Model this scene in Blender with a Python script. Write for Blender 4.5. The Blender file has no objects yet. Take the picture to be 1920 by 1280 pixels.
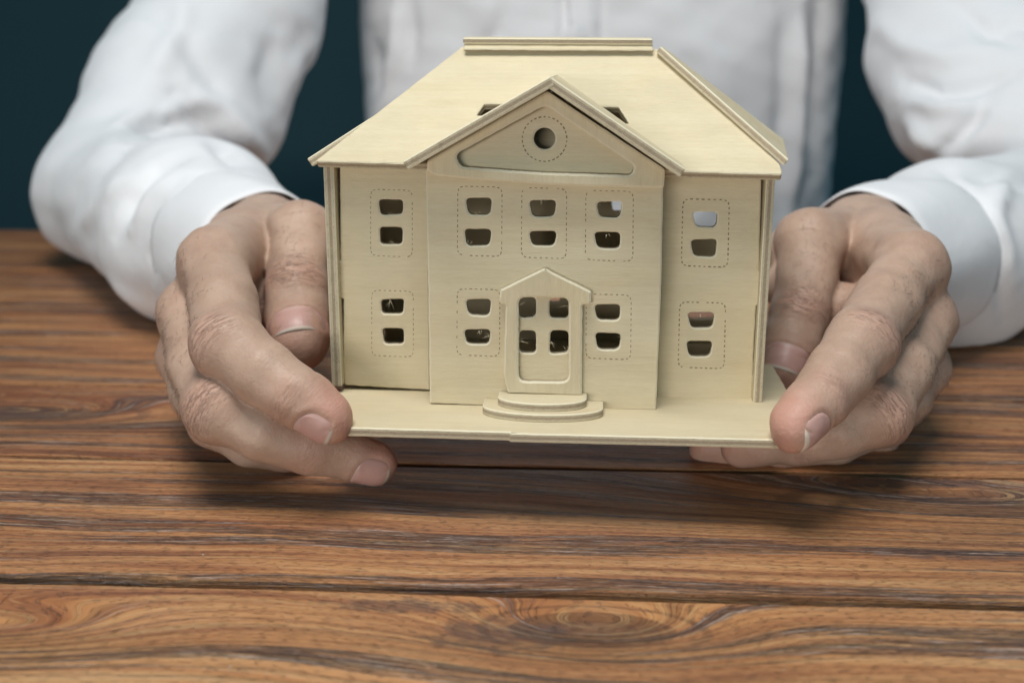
import bpy, bmesh, math, random
import numpy as np
from mathutils import Vector, Matrix, noise as mnoise
from mathutils.geometry import tessellate_polygon
random.seed(7); RNG = np.random.default_rng(11)
SC = bpy.context.scene
COL = SC.collection

# ------------------------------------------------------------------ camera
F = 2000.0                       # focal length in photo pixels (photo 1920 x 1280)
TH = math.radians(15.0)          # camera pitch
TABLE = 750.0                    # table top height, mm
CAMH = 125.0                     # camera above table, mm
ct, st = math.cos(TH), math.sin(TH)
AX = np.array([1.0, 0, 0]); AD = np.array([0, -st, -ct]); AF = np.array([0, ct, -st])
CP = np.array([0, 0, TABLE + CAMH])
RW = np.stack([AX, AD, AF])      # rows: camera axes (x right, y down, z forward)

def cam(px, py, z):              # camera-frame point in mm
    return np.array([(px - 960) / F * z, (py - 640) / F * z, z])
def c2w(p): return CP + np.asarray(p) @ RW
def w2c(p): return (np.asarray(p) - CP) @ RW.T
def W(px, py, z): return c2w(cam(px, py, z))
def ray_plane(px, py, p0, n):
    d = np.array([(px - 960) / F, (py - 640) / F, 1.0]) @ RW
    t = np.dot(np.asarray(p0) - CP, n) / np.dot(d, n)
    return CP + d * t

cd = bpy.data.cameras.new("camera"); co = bpy.data.objects.new("camera", cd); COL.objects.link(co)
co.location = CP / 1000; co.rotation_euler = (math.radians(90) - TH, 0, 0)
cd.sensor_width = 36; cd.lens = F / 1920 * 36; cd.clip_start = 0.01; cd.clip_end = 50
cd.dof.use_dof = True; cd.dof.focus_distance = 0.294; cd.dof.aperture_fstop = 11
SC.camera = co
SC.view_settings.view_transform = 'Standard'; SC.view_settings.look = 'None'
SC.view_settings.gamma = 1; SC.view_settings.exposure = 0
w = bpy.data.worlds.new("World"); SC.world = w; w.use_nodes = True
bg = w.node_tree.nodes["Background"]; bg.inputs[0].default_value = (0.14, 0.52, 0.72, 1); bg.inputs[1].default_value = 0.30

def area(name, loc, target, size, power, colr, sy=None):
    l = bpy.data.lights.new(name, 'AREA'); l.energy = power; l.color = colr
    l.shape = 'RECTANGLE'; l.size = size; l.size_y = sy or size
    o = bpy.data.objects.new(name, l); COL.objects.link(o); o.location = loc
    o.rotation_euler = (Vector(target) - Vector(loc)).to_track_quat('-Z', 'Y').to_euler()
    return o
area("softbox", (-0.08, 0.12, 1.62), (0.04, 0.34, 0.78), 0.42, 7.6, (1.0, 0.955, 0.90), 0.34)
area("front_fill", (-0.50, -1.25, 0.89), (0.0, 0.5, 0.86), 0.7, 10.0, (1.0, 0.95, 0.88), 0.14)  # added low fill lamp to brighten the house front, no window there

# ------------------------------------------------------------------ node helper
class NT:
    def __init__(s, name):
        s.m = bpy.data.materials.new(name); s.m.use_nodes = True
        s.t = s.m.node_tree; s.b = s.t.nodes["Principled BSDF"]
    def n(s, typ, **k):
        x = s.t.nodes.new(typ)
        for a, v in k.items(): setattr(x, a, v)
        return x
    def put(s, sock, v):
        if hasattr(v, 'links'): s.t.links.new(v, sock)
        elif v is not None: sock.default_value = v
    def math(s, op, a, b=None, c=None, clamp=False):
        x = s.n('ShaderNodeMath', operation=op, use_clamp=clamp)
        s.put(x.inputs[0], a)
        if b is not None: s.put(x.inputs[1], b)
        if c is not None: s.put(x.inputs[2], c)
        return x.outputs[0]
    def mr(s, v, a, b, c=0.0, d=1.0, smooth=True):
        x = s.n('ShaderNodeMapRange', interpolation_type='SMOOTHSTEP' if smooth else 'LINEAR')
        for i, q in enumerate((v, a, b, c, d)): s.put(x.inputs[i], q)
        return x.outputs[0]
    def xyz(s, a, b, c):
        x = s.n('ShaderNodeCombineXYZ')
        for i, q in enumerate((a, b, c)): s.put(x.inputs[i], q)
        return x.outputs[0]
    def sep(s, v):
        x = s.n('ShaderNodeSeparateXYZ'); s.put(x.inputs[0], v); return x.outputs
    def noise(s, vec, scale=1.0, detail=3, rough=.5, dist=0.0):
        x = s.n('ShaderNodeTexNoise'); s.put(x.inputs['Vector'], vec)
        x.inputs['Scale'].default_value = scale; x.inputs['Detail'].default_value = detail
        x.inputs['Roughness'].default_value = rough; x.inputs['Distortion'].default_value = dist
        return x.outputs[0]
    def mix(s, f, a, b, mode='MIX'):
        x = s.n('ShaderNodeMix', data_type='RGBA', blend_type=mode)
        s.put(x.inputs[0], f); s.put(x.inputs[6], a); s.put(x.inputs[7], b); return x.outputs[2]
    def ramp(s, f, stops):
        x = s.n('ShaderNodeValToRGB'); s.put(x.inputs[0], f); e = x.color_ramp.elements
        while len(e) < len(stops): e.new(0.5)
        for q, (p, c) in zip(e, stops): q.position = p; q.color = (*c, 1)
        return x.outputs[0]
    def bump(s, h, dist, strength=1.0, nrm=None):
        x = s.n('ShaderNodeBump'); s.put(x.inputs['Height'], h)
        x.inputs['Distance'].default_value = dist; s.put(x.inputs['Strength'], strength)
        if nrm is not None: s.put(x.inputs['Normal'], nrm)
        return x.outputs[0]
    def attr(s, name, typ='GEOMETRY'):
        x = s.n('ShaderNodeAttribute', attribute_name=name, attribute_type=typ); return x
    def out(s, **k):
        for a, v in k.items():
            a = {'spec': 'Specular IOR Level', 'base': 'Base Color', 'rough': 'Roughness', 'normal': 'Normal'}.get(a, a)
            s.put(s.b.inputs[a], v)
        return s.m
def C4(*c): return (*c, 1)

# ------------------------------------------------------------------ materials
def mat_plywood(seedname="plywood"):
    N = NT(seedname)
    oc = N.n('ShaderNodeTexCoord').outputs['Object']
    rnd = N.n('ShaderNodeObjectInfo').outputs['Random']
    v = N.n('ShaderNodeVectorMath', operation='SCALE'); N.put(v.inputs[0], oc); v.inputs['Scale'].default_value = 1000
    x, y, z = N.sep(v.outputs[0])                     # local mm: x along grain, y across, z through the thickness
    off = N.math('MULTIPLY', rnd, 300)
    gu = N.attr('grain_up', 'OBJECT').outputs['Fac']
    x, y = N.math('ADD', x, N.math('MULTIPLY', gu, N.math('SUBTRACT', y, x))), N.math('ADD', y, N.math('MULTIPLY', gu, N.math('SUBTRACT', x, y)))
    xo = N.math('ADD', x, off)
    fine = N.noise(N.xyz(N.math('MULTIPLY', xo, .28), N.math('MULTIPLY', y, 5.0), off), 1, 4, .6)
    soft = N.noise(N.xyz(N.math('MULTIPLY', xo, .018), N.math('MULTIPLY', y, .10), off), 1, 3, .55, .6)
    band = N.noise(N.xyz(N.math('MULTIPLY', xo, .02), N.math('MULTIPLY', y, .9), off), 1, 3, .5, .3)
    f = N.math('ADD', N.math('MULTIPLY', fine, .34), N.math('ADD', N.math('MULTIPLY', soft, .42), N.math('MULTIPLY', band, .24)))
    face = N.ramp(f, [(0.28, (.60, .505, .325)), (0.5, (.70, .61, .42)), (0.72, (.77, .695, .51))])
    tone = N.mr(N.noise(N.xyz(N.math('MULTIPLY', xo, .05), N.math('MULTIPLY', y, .06), N.math('ADD', off, 7)), 1, 3, .6), .35, .7)
    face = N.mix(N.math('MULTIPLY', tone, .22), face, C4(.50, .45, .36))
    face = N.mix(N.math('MULTIPLY', rnd, .18), face, C4(.60, .47, .27))
    warm = N.mr(N.noise(N.xyz(N.math('MULTIPLY', xo, .03), N.math('MULTIPLY', y, .03), off), 1, 2), .5, .75)
    face = N.mix(N.math('MULTIPLY', warm, .4), face, C4(.63, .49, .28))
    ply = N.noise(N.xyz(0, 0, N.math('ADD', N.math('MULTIPLY', z, 1.5), off)), 1, 1)
    zz = N.math('ABSOLUTE', z)
    core = N.mr(zz, .35, .5, 1, 0)
    fib = N.noise(N.xyz(N.math('MULTIPLY', xo, 3), N.math('MULTIPLY', y, 3), N.math('MULTIPLY', z, 9)), 1, 4, .7)
    rough_ = N.noise(N.xyz(N.math('MULTIPLY', xo, 1.1), N.math('MULTIPLY', y, 1.1), N.math('MULTIPLY', z, 4)), 1, 4, .7)
    edge = N.mix(core, C4(.70, .61, .43), C4(.42, .32, .22))
    edge = N.mix(N.mr(fib, .42, .66, 0, .6), edge, C4(.78, .70, .52))
    edge = N.mix(N.mr(rough_, .54, .66, 0, .55), edge, C4(.33, .24, .15))
    geo = N.n('ShaderNodeNewGeometry').outputs['True Normal']
    vt = N.n('ShaderNodeVectorTransform', vector_type='NORMAL', convert_from='WORLD', convert_to='OBJECT'); N.put(vt.inputs[0], geo)
    nz = N.math('ABSOLUTE', N.sep(vt.outputs[0])[2])
    rim = N.mr(nz, .80, .97, 1, 0)
    face = N.mix(N.math('MULTIPLY', rim, .6), face, C4(.86, .80, .63))
    col = N.mix(N.mr(nz, .25, .5), edge, face)
    h = N.math('ADD', N.math('MULTIPLY', fine, .8), N.math('MULTIPLY', N.math('ADD', fib, rough_), N.mr(nz, .25, .5, 1.5, .15)))
    return N.out(base=col, rough=.62, spec=.3, normal=N.bump(h, .00028, .9))

def mat_table(knots):
    N = NT("stained_pine")
    oc = N.n('ShaderNodeTexCoord').outputs['Object']
    seed = N.attr('plank_seed', 'OBJECT').outputs['Fac']
    v = N.n('ShaderNodeVectorMath', operation='SCALE'); N.put(v.inputs[0], oc); v.inputs['Scale'].default_value = 1000
    u, vv, z = N.sep(v.outputs[0])
    M = N.math
    U = M('ADD', u, M('MULTIPLY', seed, 613)); V = M('ADD', vv, M('MULTIPLY', seed, 211))
    warp = M('MULTIPLY', M('SUBTRACT', N.noise(N.xyz(M('MULTIPLY', U, .0045), M('MULTIPLY', V, .010), 0), 1, 2), .5), 24)
    warp2 = M('MULTIPLY', M('SUBTRACT', N.noise(N.xyz(M('MULTIPLY', U, .02), M('MULTIPLY', V, .05), 3), 1, 2), .5), 2)
    wob = M('MULTIPLY', M('SUBTRACT', N.noise(N.xyz(M('MULTIPLY', u, .05), M('MULTIPLY', vv, .09), 6), 1, 3), .5), .9)
    t = M('ADD', M('ADD', V, M('MULTIPLY', z, 1.3)), M('ADD', warp, warp2)); core = None; ring = None
    for (ku, kv, A, su, sv, cr, ks) in knots:
        du = M('DIVIDE', M('SUBTRACT', u, ku), su); dv = M('DIVIDE', M('SUBTRACT', vv, kv), sv)
        d2 = M('ADD', M('MULTIPLY', du, du), M('MULTIPLY', dv, dv))
        on = M('COMPARE', seed, ks, .04)
        g = M('MULTIPLY', M('EXPONENT', M('MULTIPLY', d2, -1)), on)
        t = M('ADD', t, M('MULTIPLY', g, A))
        if cr > 0:
            dn = M('ADD', d2, M('MULTIPLY', wob, cr * .7))
            c = M('MULTIPLY', M('MULTIPLY', N.mr(dn, cr * .7, cr * 1.1, 1, 0), .8), on)
            core = c if core is None else M('MAXIMUM', core, c)
            w_ = M('SINE', M('MULTIPLY', M('POWER', M('MAXIMUM', dn, .001), .5), 26))
            r_ = M('MULTIPLY', M('MULTIPLY', N.mr(w_, .2, .9), N.mr(dn, cr * 1.2, cr * 5, .6, 0)), on)
            ring = r_ if ring is None else M('MAXIMUM', ring, r_)
    def ns(a, b, off, det=4, r=.6): return N.noise(N.xyz(M('MULTIPLY', U, a), M('MULTIPLY', t, b), off), 1, det, r)
    broad = ns(.0035, .06, 1, 3); streak = ns(.008, .30, 5, 4, .6); fine = ns(.022, 1.0, 9, 4, .68); fib = ns(.09, 2.4, 14, 3, .7)
    blot = N.noise(N.xyz(M('MULTIPLY', U, .03), M('MULTIPLY', V, .06), 21), 1, 4, .6)
    val = M('ADD', M('ADD', M('MULTIPLY', broad, .30), M('MULTIPLY', streak, .38)), M('ADD', M('MULTIPLY', fine, .16), M('ADD', M('MULTIPLY', fib, .10), M('MULTIPLY', blot, .06))))
    shade = N.attr('plank_tone', 'OBJECT').outputs['Fac']
    val = M('ADD', M('MULTIPLY', M('SUBTRACT', val, .5), 1.7), M('ADD', shade, .5))
    col = N.ramp(val, [(.24, (.105, .039, .022)), (.38, (.235, .086, .038)), (.48, (.41, .168, .067)), (.59, (.57, .272, .110)), (.75, (.71, .43, .21))])
    rr_ = M('FRACT', M('MULTIPLY', M('ADD', t, M('MULTIPLY', ns(.004, .06, 81, 2), 22)), .19))
    late = M('MULTIPLY', N.mr(rr_, .30, .93), N.mr(rr_, .93, 1.0, 1, 0))
    lz = N.mr(ns(.004, .05, 87, 2), .42, .60, .05, .45)
    col = N.mix(M('MULTIPLY', M('MULTIPLY', late, lz), N.mr(fine, .3, .6, .6, 1)), col, C4(.10, .045, .028))
    if ring is not None:
        col = N.mix(ring, col, C4(.13, .058, .03))
        col = N.mix(core, col, N.mix(N.mr(fine, .35, .65), C4(.085, .038, .022), C4(.19, .085, .040)))
    stn = None
    for (ku, kv, su, sv) in STAINS:
        du = M('DIVIDE', M('SUBTRACT', u, ku), su); dv = M('DIVIDE', M('SUBTRACT', vv, kv), sv)
        d2 = M('ADD', M('ADD', M('MULTIPLY', du, du), M('MULTIPLY', dv, dv)), M('MULTIPLY', M('SUBTRACT', N.noise(N.xyz(M('MULTIPLY', u, .15), M('MULTIPLY', vv, .3), 4), 1, 5, .7), .5), 5))
        c = N.mr(d2, .1, 1.3, 1, 0); stn = c if stn is None else M('MAXIMUM', stn, c)
    col = N.mix(M('MULTIPLY', stn, .62), col, C4(.085, .055, .05))
    # rough weathered bands: grey-violet open grain broken by pale raised fibres
    bn = ns(.0032, .105, 41, 3, .55)
    B = N.mr(bn, .535, .575); Bd = M('MULTIPLY', B, N.mr(bn, .62, .70, 1, .25))
    d1 = N.mr(ns(.045, 1.15, 57, 5, .75), .49, .55); d2_ = N.mr(ns(.035, .95, 47, 5, .72), .53, .58)
    col = N.mix(M('MULTIPLY', Bd, .38), col, C4(.17, .105, .085))
    col = N.mix(M('MULTIPLY', M('MULTIPLY', Bd, d1), .66), col, C4(.060, .045, .048))
    late = M('MULTIPLY', late, .8); pale = M('MULTIPLY', d2_, N.mr(bn, .515, .56, .0, 1))
    col = N.mix(M('MULTIPLY', pale, .70), col, C4(.62, .47, .40))
    pore = ns(.30, 1.5, 61, 3, .7)
    pm = M('MULTIPLY', N.mr(pore, .56, .62), .42)
    col = N.mix(pm, col, C4(.075, .04, .03))
    col = N.mix(M('MULTIPLY', N.mr(ns(.016, .8, 67, 4, .7), .56, .60), .40), col, C4(.60, .38, .18))
    vo = N.n('ShaderNodeTexVoronoi'); N.put(vo.inputs['Vector'], N.xyz(u, vv, 0)); vo.inputs['Scale'].default_value = .16
    sp = M('MULTIPLY', N.mr(vo.outputs['Distance'], .03, .07, 1, 0), N.mr(blot, .5, .6))
    col = N.mix(M('MULTIPLY', sp, .8), col, C4(.6, .55, .52))
    h = M('ADD', M('ADD', M('MULTIPLY', streak, 1.0), M('MULTIPLY', fine, .7)), M('MULTIPLY', fib, .45))
    h = M('ADD', h, M('ADD', M('MULTIPLY', late, .25), M('MULTIPLY', pale, .4)))
    h = M('SUBTRACT', h, M('ADD', M('MULTIPLY', M('MULTIPLY', Bd, d1), .7), M('MULTIPLY', pm, .7)))
    ro = N.mr(val, .35, .65, .52, .38)
    return N.out(base=col, rough=ro, spec=.45, normal=N.bump(h, .0011, .8))

def mat_skin():
    N = NT("skin"); M = N.math
    a = N.attr('sk').outputs['Vector']      # x redness, y wrinkle mask, z tip
    rd, wr, tip = N.sep(a)
    f = N.attr('flow').outputs['Vector']    # mm along / across the finger
    s, q, r = N.sep(f)
    pos = N.n('ShaderNodeTexCoord').outputs['Object']
    v = N.n('ShaderNodeVectorMath', operation='SCALE'); N.put(v.inputs[0], pos); v.inputs['Scale'].default_value = 1000
    P = v.outputs[0]
    mott = N.noise(P, .09, 3, .6); mott2 = N.noise(P, .5, 3, .6); grain = N.noise(P, 2.2, 3, .65)
    base = N.mix(N.mr(mott, .35, .65), C4(.45, .300, .225), C4(.51, .355, .27))
    base = N.mix(N.mr(mott2, .45, .75, 0, .22), base, C4(.41, .25, .18))
    base = N.mix(M('MULTIPLY', rd, .78), base, C4(.58, .285, .225))
    wl = N.noise(N.xyz(M('MULTIPLY', s, 1.0), M('MULTIPLY', q, .16), r), 1, 4, .65, .9)
    wv = M('MULTIPLY', N.mr(M('ABSOLUTE', M('SUBTRACT', wl, .5)), 0, .035, 1, 0), wr)
    base = N.mix(M('MULTIPLY', wv, .42), base, C4(.24, .145, .11))
    micro = N.noise(N.xyz(M('MULTIPLY', s, 2.2), M('MULTIPLY', q, .8), r), 1, 4, .7, .5)
    vo = N.n('ShaderNodeTexVoronoi'); N.put(vo.inputs['Vector'], P); vo.inputs['Scale'].default_value = 1.1
    h = M('ADD', M('MULTIPLY', micro, .50), M('MULTIPLY', vo.outputs['Distance'], .16))
    h = M('SUBTRACT', M('ADD', h, M('MULTIPLY', mott2, .5)), M('MULTIPLY', wv, .55))
    return N.out(base=base, rough=N.mr(grain, .3, .7, .38, .55), spec=.40, normal=N.bump(h, .00035, .9),
                 **{'Subsurface Weight': .22, 'Subsurface Radius': (1.0, .35, .2), 'Subsurface Scale': .003})

def mat_nail():
    N = NT("fingernail"); M = N.math
    uv = N.attr('nl').outputs['Vector']; s, q, _ = N.sep(uv)     # s: 0 cuticle .. 1 free edge
    edge = N.mr(s, .87, .93); lun = N.mr(M('ADD', s, M('MULTIPLY', M('MULTIPLY', q, q), .3)), .12, .2, 1, 0)
    col = N.mix(edge, C4(.56, .335, .295), C4(.66, .56, .48))
    col = N.mix(M('MULTIPLY', lun, .35), col, C4(.64, .48, .43))
    h = N.noise(N.xyz(M('MULTIPLY', s, 1.0), M('MULTIPLY', q, 14), 0), 1, 2)
    return N.out(base=col, rough=.40, spec=.45, normal=N.bump(h, .0001, .5), **{'Subsurface Weight': .15, 'Subsurface Scale': .002})

def mat_cloth(name, base=(.80, .80, .825)):
    N = NT(name)
    P = N.n('ShaderNodeTexCoord').outputs['Object']
    n1 = N.noise(P, 7, 4, .55, .6); n2 = N.noise(P, 22, 4, .55, .8); wv = N.noise(P, 1500, 2, .6)
    h = N.math('ADD', N.math('MULTIPLY', n1, 1.0), N.math('MULTIPLY', n2, .35))
    nb = N.bump(h, .005, .5)
    nb = N.bump(wv, .0002, .4, nb)
    return N.out(base=C4(*base), rough=.85, spec=.2, normal=nb, **{'Sheen Weight': .15})

def mat_plain(name, c, rough=.8, spec=.3, amp=.15, scale=20):
    N = NT(name); P = N.n('ShaderNodeTexCoord').outputs['Object']
    n = N.noise(P, scale, 4, .6)
    k = N.mix(n, C4(*[q * (1 - amp) for q in c]), C4(*[min(1, q * (1 + amp)) for q in c]))
    return N.out(base=k, rough=rough, spec=spec)

PLY = mat_plywood(); SKIN = mat_skin(); NAIL = mat_nail(); CLOTH = mat_cloth("white_cotton")
CLOTH2 = mat_cloth("white_cotton_dense", (.80, .80, .825))
WALLM = mat_plain("dark_teal_paint", (.052, .104, .118), .9, .1, .08, 3)
FLOORM = mat_plain("dark_floor", (.03, .04, .045), .7)
SLOT_SHADE = mat_plain("perforation_shade", (.23, .175, .105), .9, .1)  # shade inside the cut slots, painted as the dashes' colour
HAIRM = mat_plain("hair", (.05, .032, .022), .6)
BUTTM = mat_plain("shirt_button", (.75, .76, .8), .3, .5, .03)

# ------------------------------------------------------------------ mesh helpers
def link(name, me, mat=None, parent=None, smooth=False, M=None):
    o = bpy.data.objects.new(name, me); COL.objects.link(o)
    if mat: me.materials.append(mat)
    if smooth: me.polygons.foreach_set('use_smooth', [True] * len(me.polygons))
    if M is not None: o.matrix_world = M
    if parent:
        o.parent = parent; o.matrix_parent_inverse = Matrix.Identity(4)
        if M is not None: o.matrix_local = parent_w(parent).inverted() @ M
    return o
_PW = {}
def parent_w(p): return _PW.get(p.name, Matrix.Identity(4))
def from_np(name, verts, faces):
    me = bpy.data.meshes.new(name); me.from_pydata([tuple(v) for v in verts], [], [tuple(int(i) for i in f) for f in faces]); me.update(); return me
def frame(o, x, y, z):
    m = Matrix.Identity(4)
    for i in range(3):
        m[i][0], m[i][1], m[i][2], m[i][3] = x[i], y[i], z[i], o[i] / 1000
    return m
def nrm(v): v = np.asarray(v, float); return v / np.linalg.norm(v)

def round_poly(pts, r, seg=4):
    """pts 2D; r a number or a list of corner radii"""
    n = len(pts); out = []
    rr = r if isinstance(r, (list, tuple)) else [r] * n
    for i in range(n):
        p, a, b = np.array(pts[i], float), np.array(pts[i - 1], float), np.array(pts[(i + 1) % n], float)
        la, lb = np.linalg.norm(a - p), np.linalg.norm(b - p); q = min(rr[i], la * .45, lb * .45)
        if q < 1e-3: out.append(p); continue
        A, B = p + (a - p) / la * q, p + (b - p) / lb * q
        for k in range(seg + 1):
            t = k / seg; out.append((1 - t) ** 2 * A + 2 * t * (1 - t) * p + t * t * B)
    return out
def resample(pts, step, jit):
    out = []; n = len(pts)
    for i in range(n):
        a, b = np.array(pts[i]), np.array(pts[(i + 1) % n]); L = np.linalg.norm(b - a)
        k = max(1, int(L / step)); d = (b - a) / max(L, 1e-6); nn = np.array([-d[1], d[0]])
        for j in range(k):
            q = a + (b - a) * j / k
            out.append(q + nn * (random.uniform(-jit, jit) if L > .8 else random.uniform(-jit, jit) * .4))
    return out
def area2(p): return sum(p[i - 1][0] * p[i][1] - p[i][0] * p[i - 1][1] for i in range(len(p))) / 2
def offset_in(p, d):
    """material lies on the left of the loop"""
    n = len(p); out = []
    for i in range(n):
        a, b, c = np.array(p[i - 1]), np.array(p[i]), np.array(p[(i + 1) % n])
        e1, e2 = b - a, c - b
        l1, l2 = np.linalg.norm(e1), np.linalg.norm(e2)
        if l1 < 1e-6 or l2 < 1e-6: out.append(b); continue
        n1 = np.array([-e1[1], e1[0]]) / l1; n2 = np.array([-e2[1], e2[0]]) / l2
        m = n1 + n2; lm = np.dot(m, m)
        m = m * (2 / lm) if lm > .5 else n1
        out.append(b + m * d * .999)
    return out
def plate_mesh(name, outline, holes, th, bev=.28, step=2.2, jit=.07, hjit=.05):
    """plate in local xy (mm), centred on z=0, thickness th; returns a mesh in metres"""
    loops = []
    o = resample(outline, step, jit)
    if area2(o) < 0: o = o[::-1]
    loops.append(o)
    for h in holes:
        q = resample(h, .9, hjit)
        if area2(q) > 0: q = q[::-1]
        loops.append(q)
    ins = [offset_in(l, bev) for l in loops]
    V = []; Fc = []
    rings = []
    for (ls, zz) in ((ins, th / 2), (loops, th / 2 - bev), (loops, -th / 2 + bev), (ins, -th / 2)):
        start = len(V)
        for l in ls:
            for p in l: V.append((p[0] / 1000, p[1] / 1000, zz / 1000))
        rings.append(start)
    tris = tessellate_polygon([[Vector((p[0], p[1], 0)) for p in l] for l in ins])
    for t in tris:
        a, b, c = [V[rings[0] + i] for i in t]
        cr = (b[0] - a[0]) * (c[1] - a[1]) - (b[1] - a[1]) * (c[0] - a[0])
        t = tuple(t) if cr > 0 else (t[0], t[2], t[1])
        Fc.append([rings[0] + i for i in t]); Fc.append([rings[3] + i for i in t[::-1]])
    base = 0
    for l in loops:
        n = len(l)
        for k in range(3):
            for i in range(n):
                j = (i + 1) % n
                Fc.append([rings[k] + base + j, rings[k] + base + i, rings[k + 1] + base + i, rings[k + 1] + base + j])
        base += n
    return from_np(name, V, Fc)

# ------------------------------------------------------------------ SDF kit (all in camera-frame mm)
class Field:
    def __init__(s, lo, hi, h):
        s.lo = np.array(lo, float); s.h = h; s.n = np.ceil((np.array(hi) - lo) / h).astype(int) + 1
        s.ax = [s.lo[i] + h * np.arange(s.n[i]) for i in range(3)]
    def new(s): return np.full(s.n, 60.0, np.float32)
    def box(s, lo, hi):
        a = np.clip(np.floor((lo - s.lo) / s.h).astype(int), 0, s.n); b = np.clip(np.ceil((hi - s.lo) / s.h).astype(int) + 1, 0, s.n)
        return a, b
def cone_d(P, a, b, ra, rb, flat=None):
    ab = b - a; L2 = np.dot(ab, ab) + 1e-9
    q0 = P[0] - a[0]; q1 = P[1] - a[1]; q2 = P[2] - a[2]
    t = np.clip((q0 * ab[0] + q1 * ab[1] + q2 * ab[2]) / L2, 0, 1)
    q0 = q0 - t * ab[0]; q1 = q1 - t * ab[1]; q2 = q2 - t * ab[2]
    if flat is not None:
        n, f = flat; k = 1 / f - 1; dd = (q0 * n[0] + q1 * n[1] + q2 * n[2]) * k
        q0 = q0 + n[0] * dd; q1 = q1 + n[1] * dd; q2 = q2 + n[2] * dd
    return np.sqrt(q0 * q0 + q1 * q1 + q2 * q2) - (ra + (rb - ra) * t)
def smin(a, b, k):
    if k <= 0: return np.minimum(a, b)
    h = np.maximum(k - np.abs(a - b), 0) / k
    return np.minimum(a, b) - h * h * k * .25
def add(F_, d, a, b, ra, rb, k=3.0, flat=None, sub=False):
    m = max(ra, rb) * (1.0 if flat is None else 1.0) + k + 5
    A, B = F_.box(np.minimum(a, b) - m, np.maximum(a, b) + m)
    if np.any(B - A < 1): return
    sl = tuple(slice(A[i], B[i]) for i in range(3))
    P = (F_.ax[0][A[0]:B[0]][:, None, None], F_.ax[1][A[1]:B[1]][None, :, None], F_.ax[2][A[2]:B[2]][None, None, :])
    v = cone_d(P, a, b, ra, rb, flat).astype(np.float32)
    d[sl] = -smin(-d[sl], v, k) if sub else smin(d[sl], v, k)
def surface_nets(F_, d):
    s = d < 0; n = d.shape
    c = np.zeros((n[0] - 1, n[1] - 1, n[2] - 1), np.int8)
    for i in (0, 1):
        for j in (0, 1):
            for k in (0, 1): c += s[i:n[0] - 1 + i, j:n[1] - 1 + j, k:n[2] - 1 + k]
    act = (c > 0) & (c < 8); idx = np.full(act.shape, -1, np.int64); I = np.argwhere(act); idx[act] = np.arange(len(I))
    acc = np.zeros((len(I), 3)); cnt = np.zeros(len(I))
    corners = [(i, j, k) for i in (0, 1) for j in (0, 1) for k in (0, 1)]
    val = {o: d[I[:, 0] + o[0], I[:, 1] + o[1], I[:, 2] + o[2]].astype(float) for o in corners}
    for o in corners:
        for ax in range(3):
            if o[ax] == 0:
                p = list(o); p[ax] = 1; p = tuple(p); v0, v1 = val[o], val[p]; m = (v0 < 0) != (v1 < 0)
                t = np.where(m, v0 / np.where(m, v0 - v1, 1), 0)
                q = np.tile(np.array(o, float), (len(I), 1)); q[:, ax] += t
                acc[m] += q[m]; cnt[m] += 1
    V = F_.lo + (I + acc / cnt[:, None]) * F_.h
    Q = []
    for ax in range(3):
        u, v = (ax + 1) % 3, (ax + 2) % 3
        sl0 = [slice(None)] * 3; sl1 = [slice(None)] * 3; sl0[ax] = slice(0, -1); sl1[ax] = slice(1, None)
        cr = np.argwhere(s[tuple(sl0)] != s[tuple(sl1)])
        ok = (cr[:, u] > 0) & (cr[:, v] > 0) & (cr[:, u] < n[u] - 1) & (cr[:, v] < n[v] - 1); cr = cr[ok]
        def cell(du, dv):
            q = cr.copy(); q[:, u] -= du; q[:, v] -= dv; return idx[q[:, 0], q[:, 1], q[:, 2]]
        q = np.stack([cell(1, 1), cell(0, 1), cell(0, 0), cell(1, 0)], 1)
        ins = s[cr[:, 0], cr[:, 1], cr[:, 2]]
        q[~ins] = q[~ins][:, ::-1]; Q.append(q)
    return V, np.concatenate(Q)
def vnormals(V, Q):
    n = np.cross(V[Q[:, 2]] - V[Q[:, 0]], V[Q[:, 3]] - V[Q[:, 1]]); N = np.zeros_like(V)
    for i in range(4):
        for k in range(3): N[:, k] += np.bincount(Q[:, i], n[:, k], len(V))
    return N / (np.linalg.norm(N, axis=1)[:, None] + 1e-9)
def lap(V, Q, it, lam=.5):
    E = np.concatenate([Q[:, [i, (i + 1) % 4]] for i in range(4)]); E = np.concatenate([E, E[:, ::-1]])
    cnt = np.bincount(E[:, 0], minlength=len(V))[:, None] + 1e-9
    for _ in range(it):
        for l in (lam, -lam * 1.02):
            S = np.stack([np.bincount(E[:, 0], V[E[:, 1], k], len(V)) for k in range(3)], 1) / cnt
            V = V + l * (S - V)
    return V
def vnoise(P, sc, seed=0):
    """cheap smooth noise: sum of random plane waves"""
    r = np.random.default_rng(seed); o = np.zeros(len(P))
    for i in range(14):
        k = r.normal(size=3); k = k / np.linalg.norm(k) * r.uniform(.5, 1.6) / sc
        o += np.sin(P @ k * 2 * math.pi + r.uniform(0, 6.28))
    return o / 3.7
def ss(x, a, b):
    t = np.clip((x - a) / (b - a), 0, 1); return t * t * (3 - 2 * t)
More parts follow.
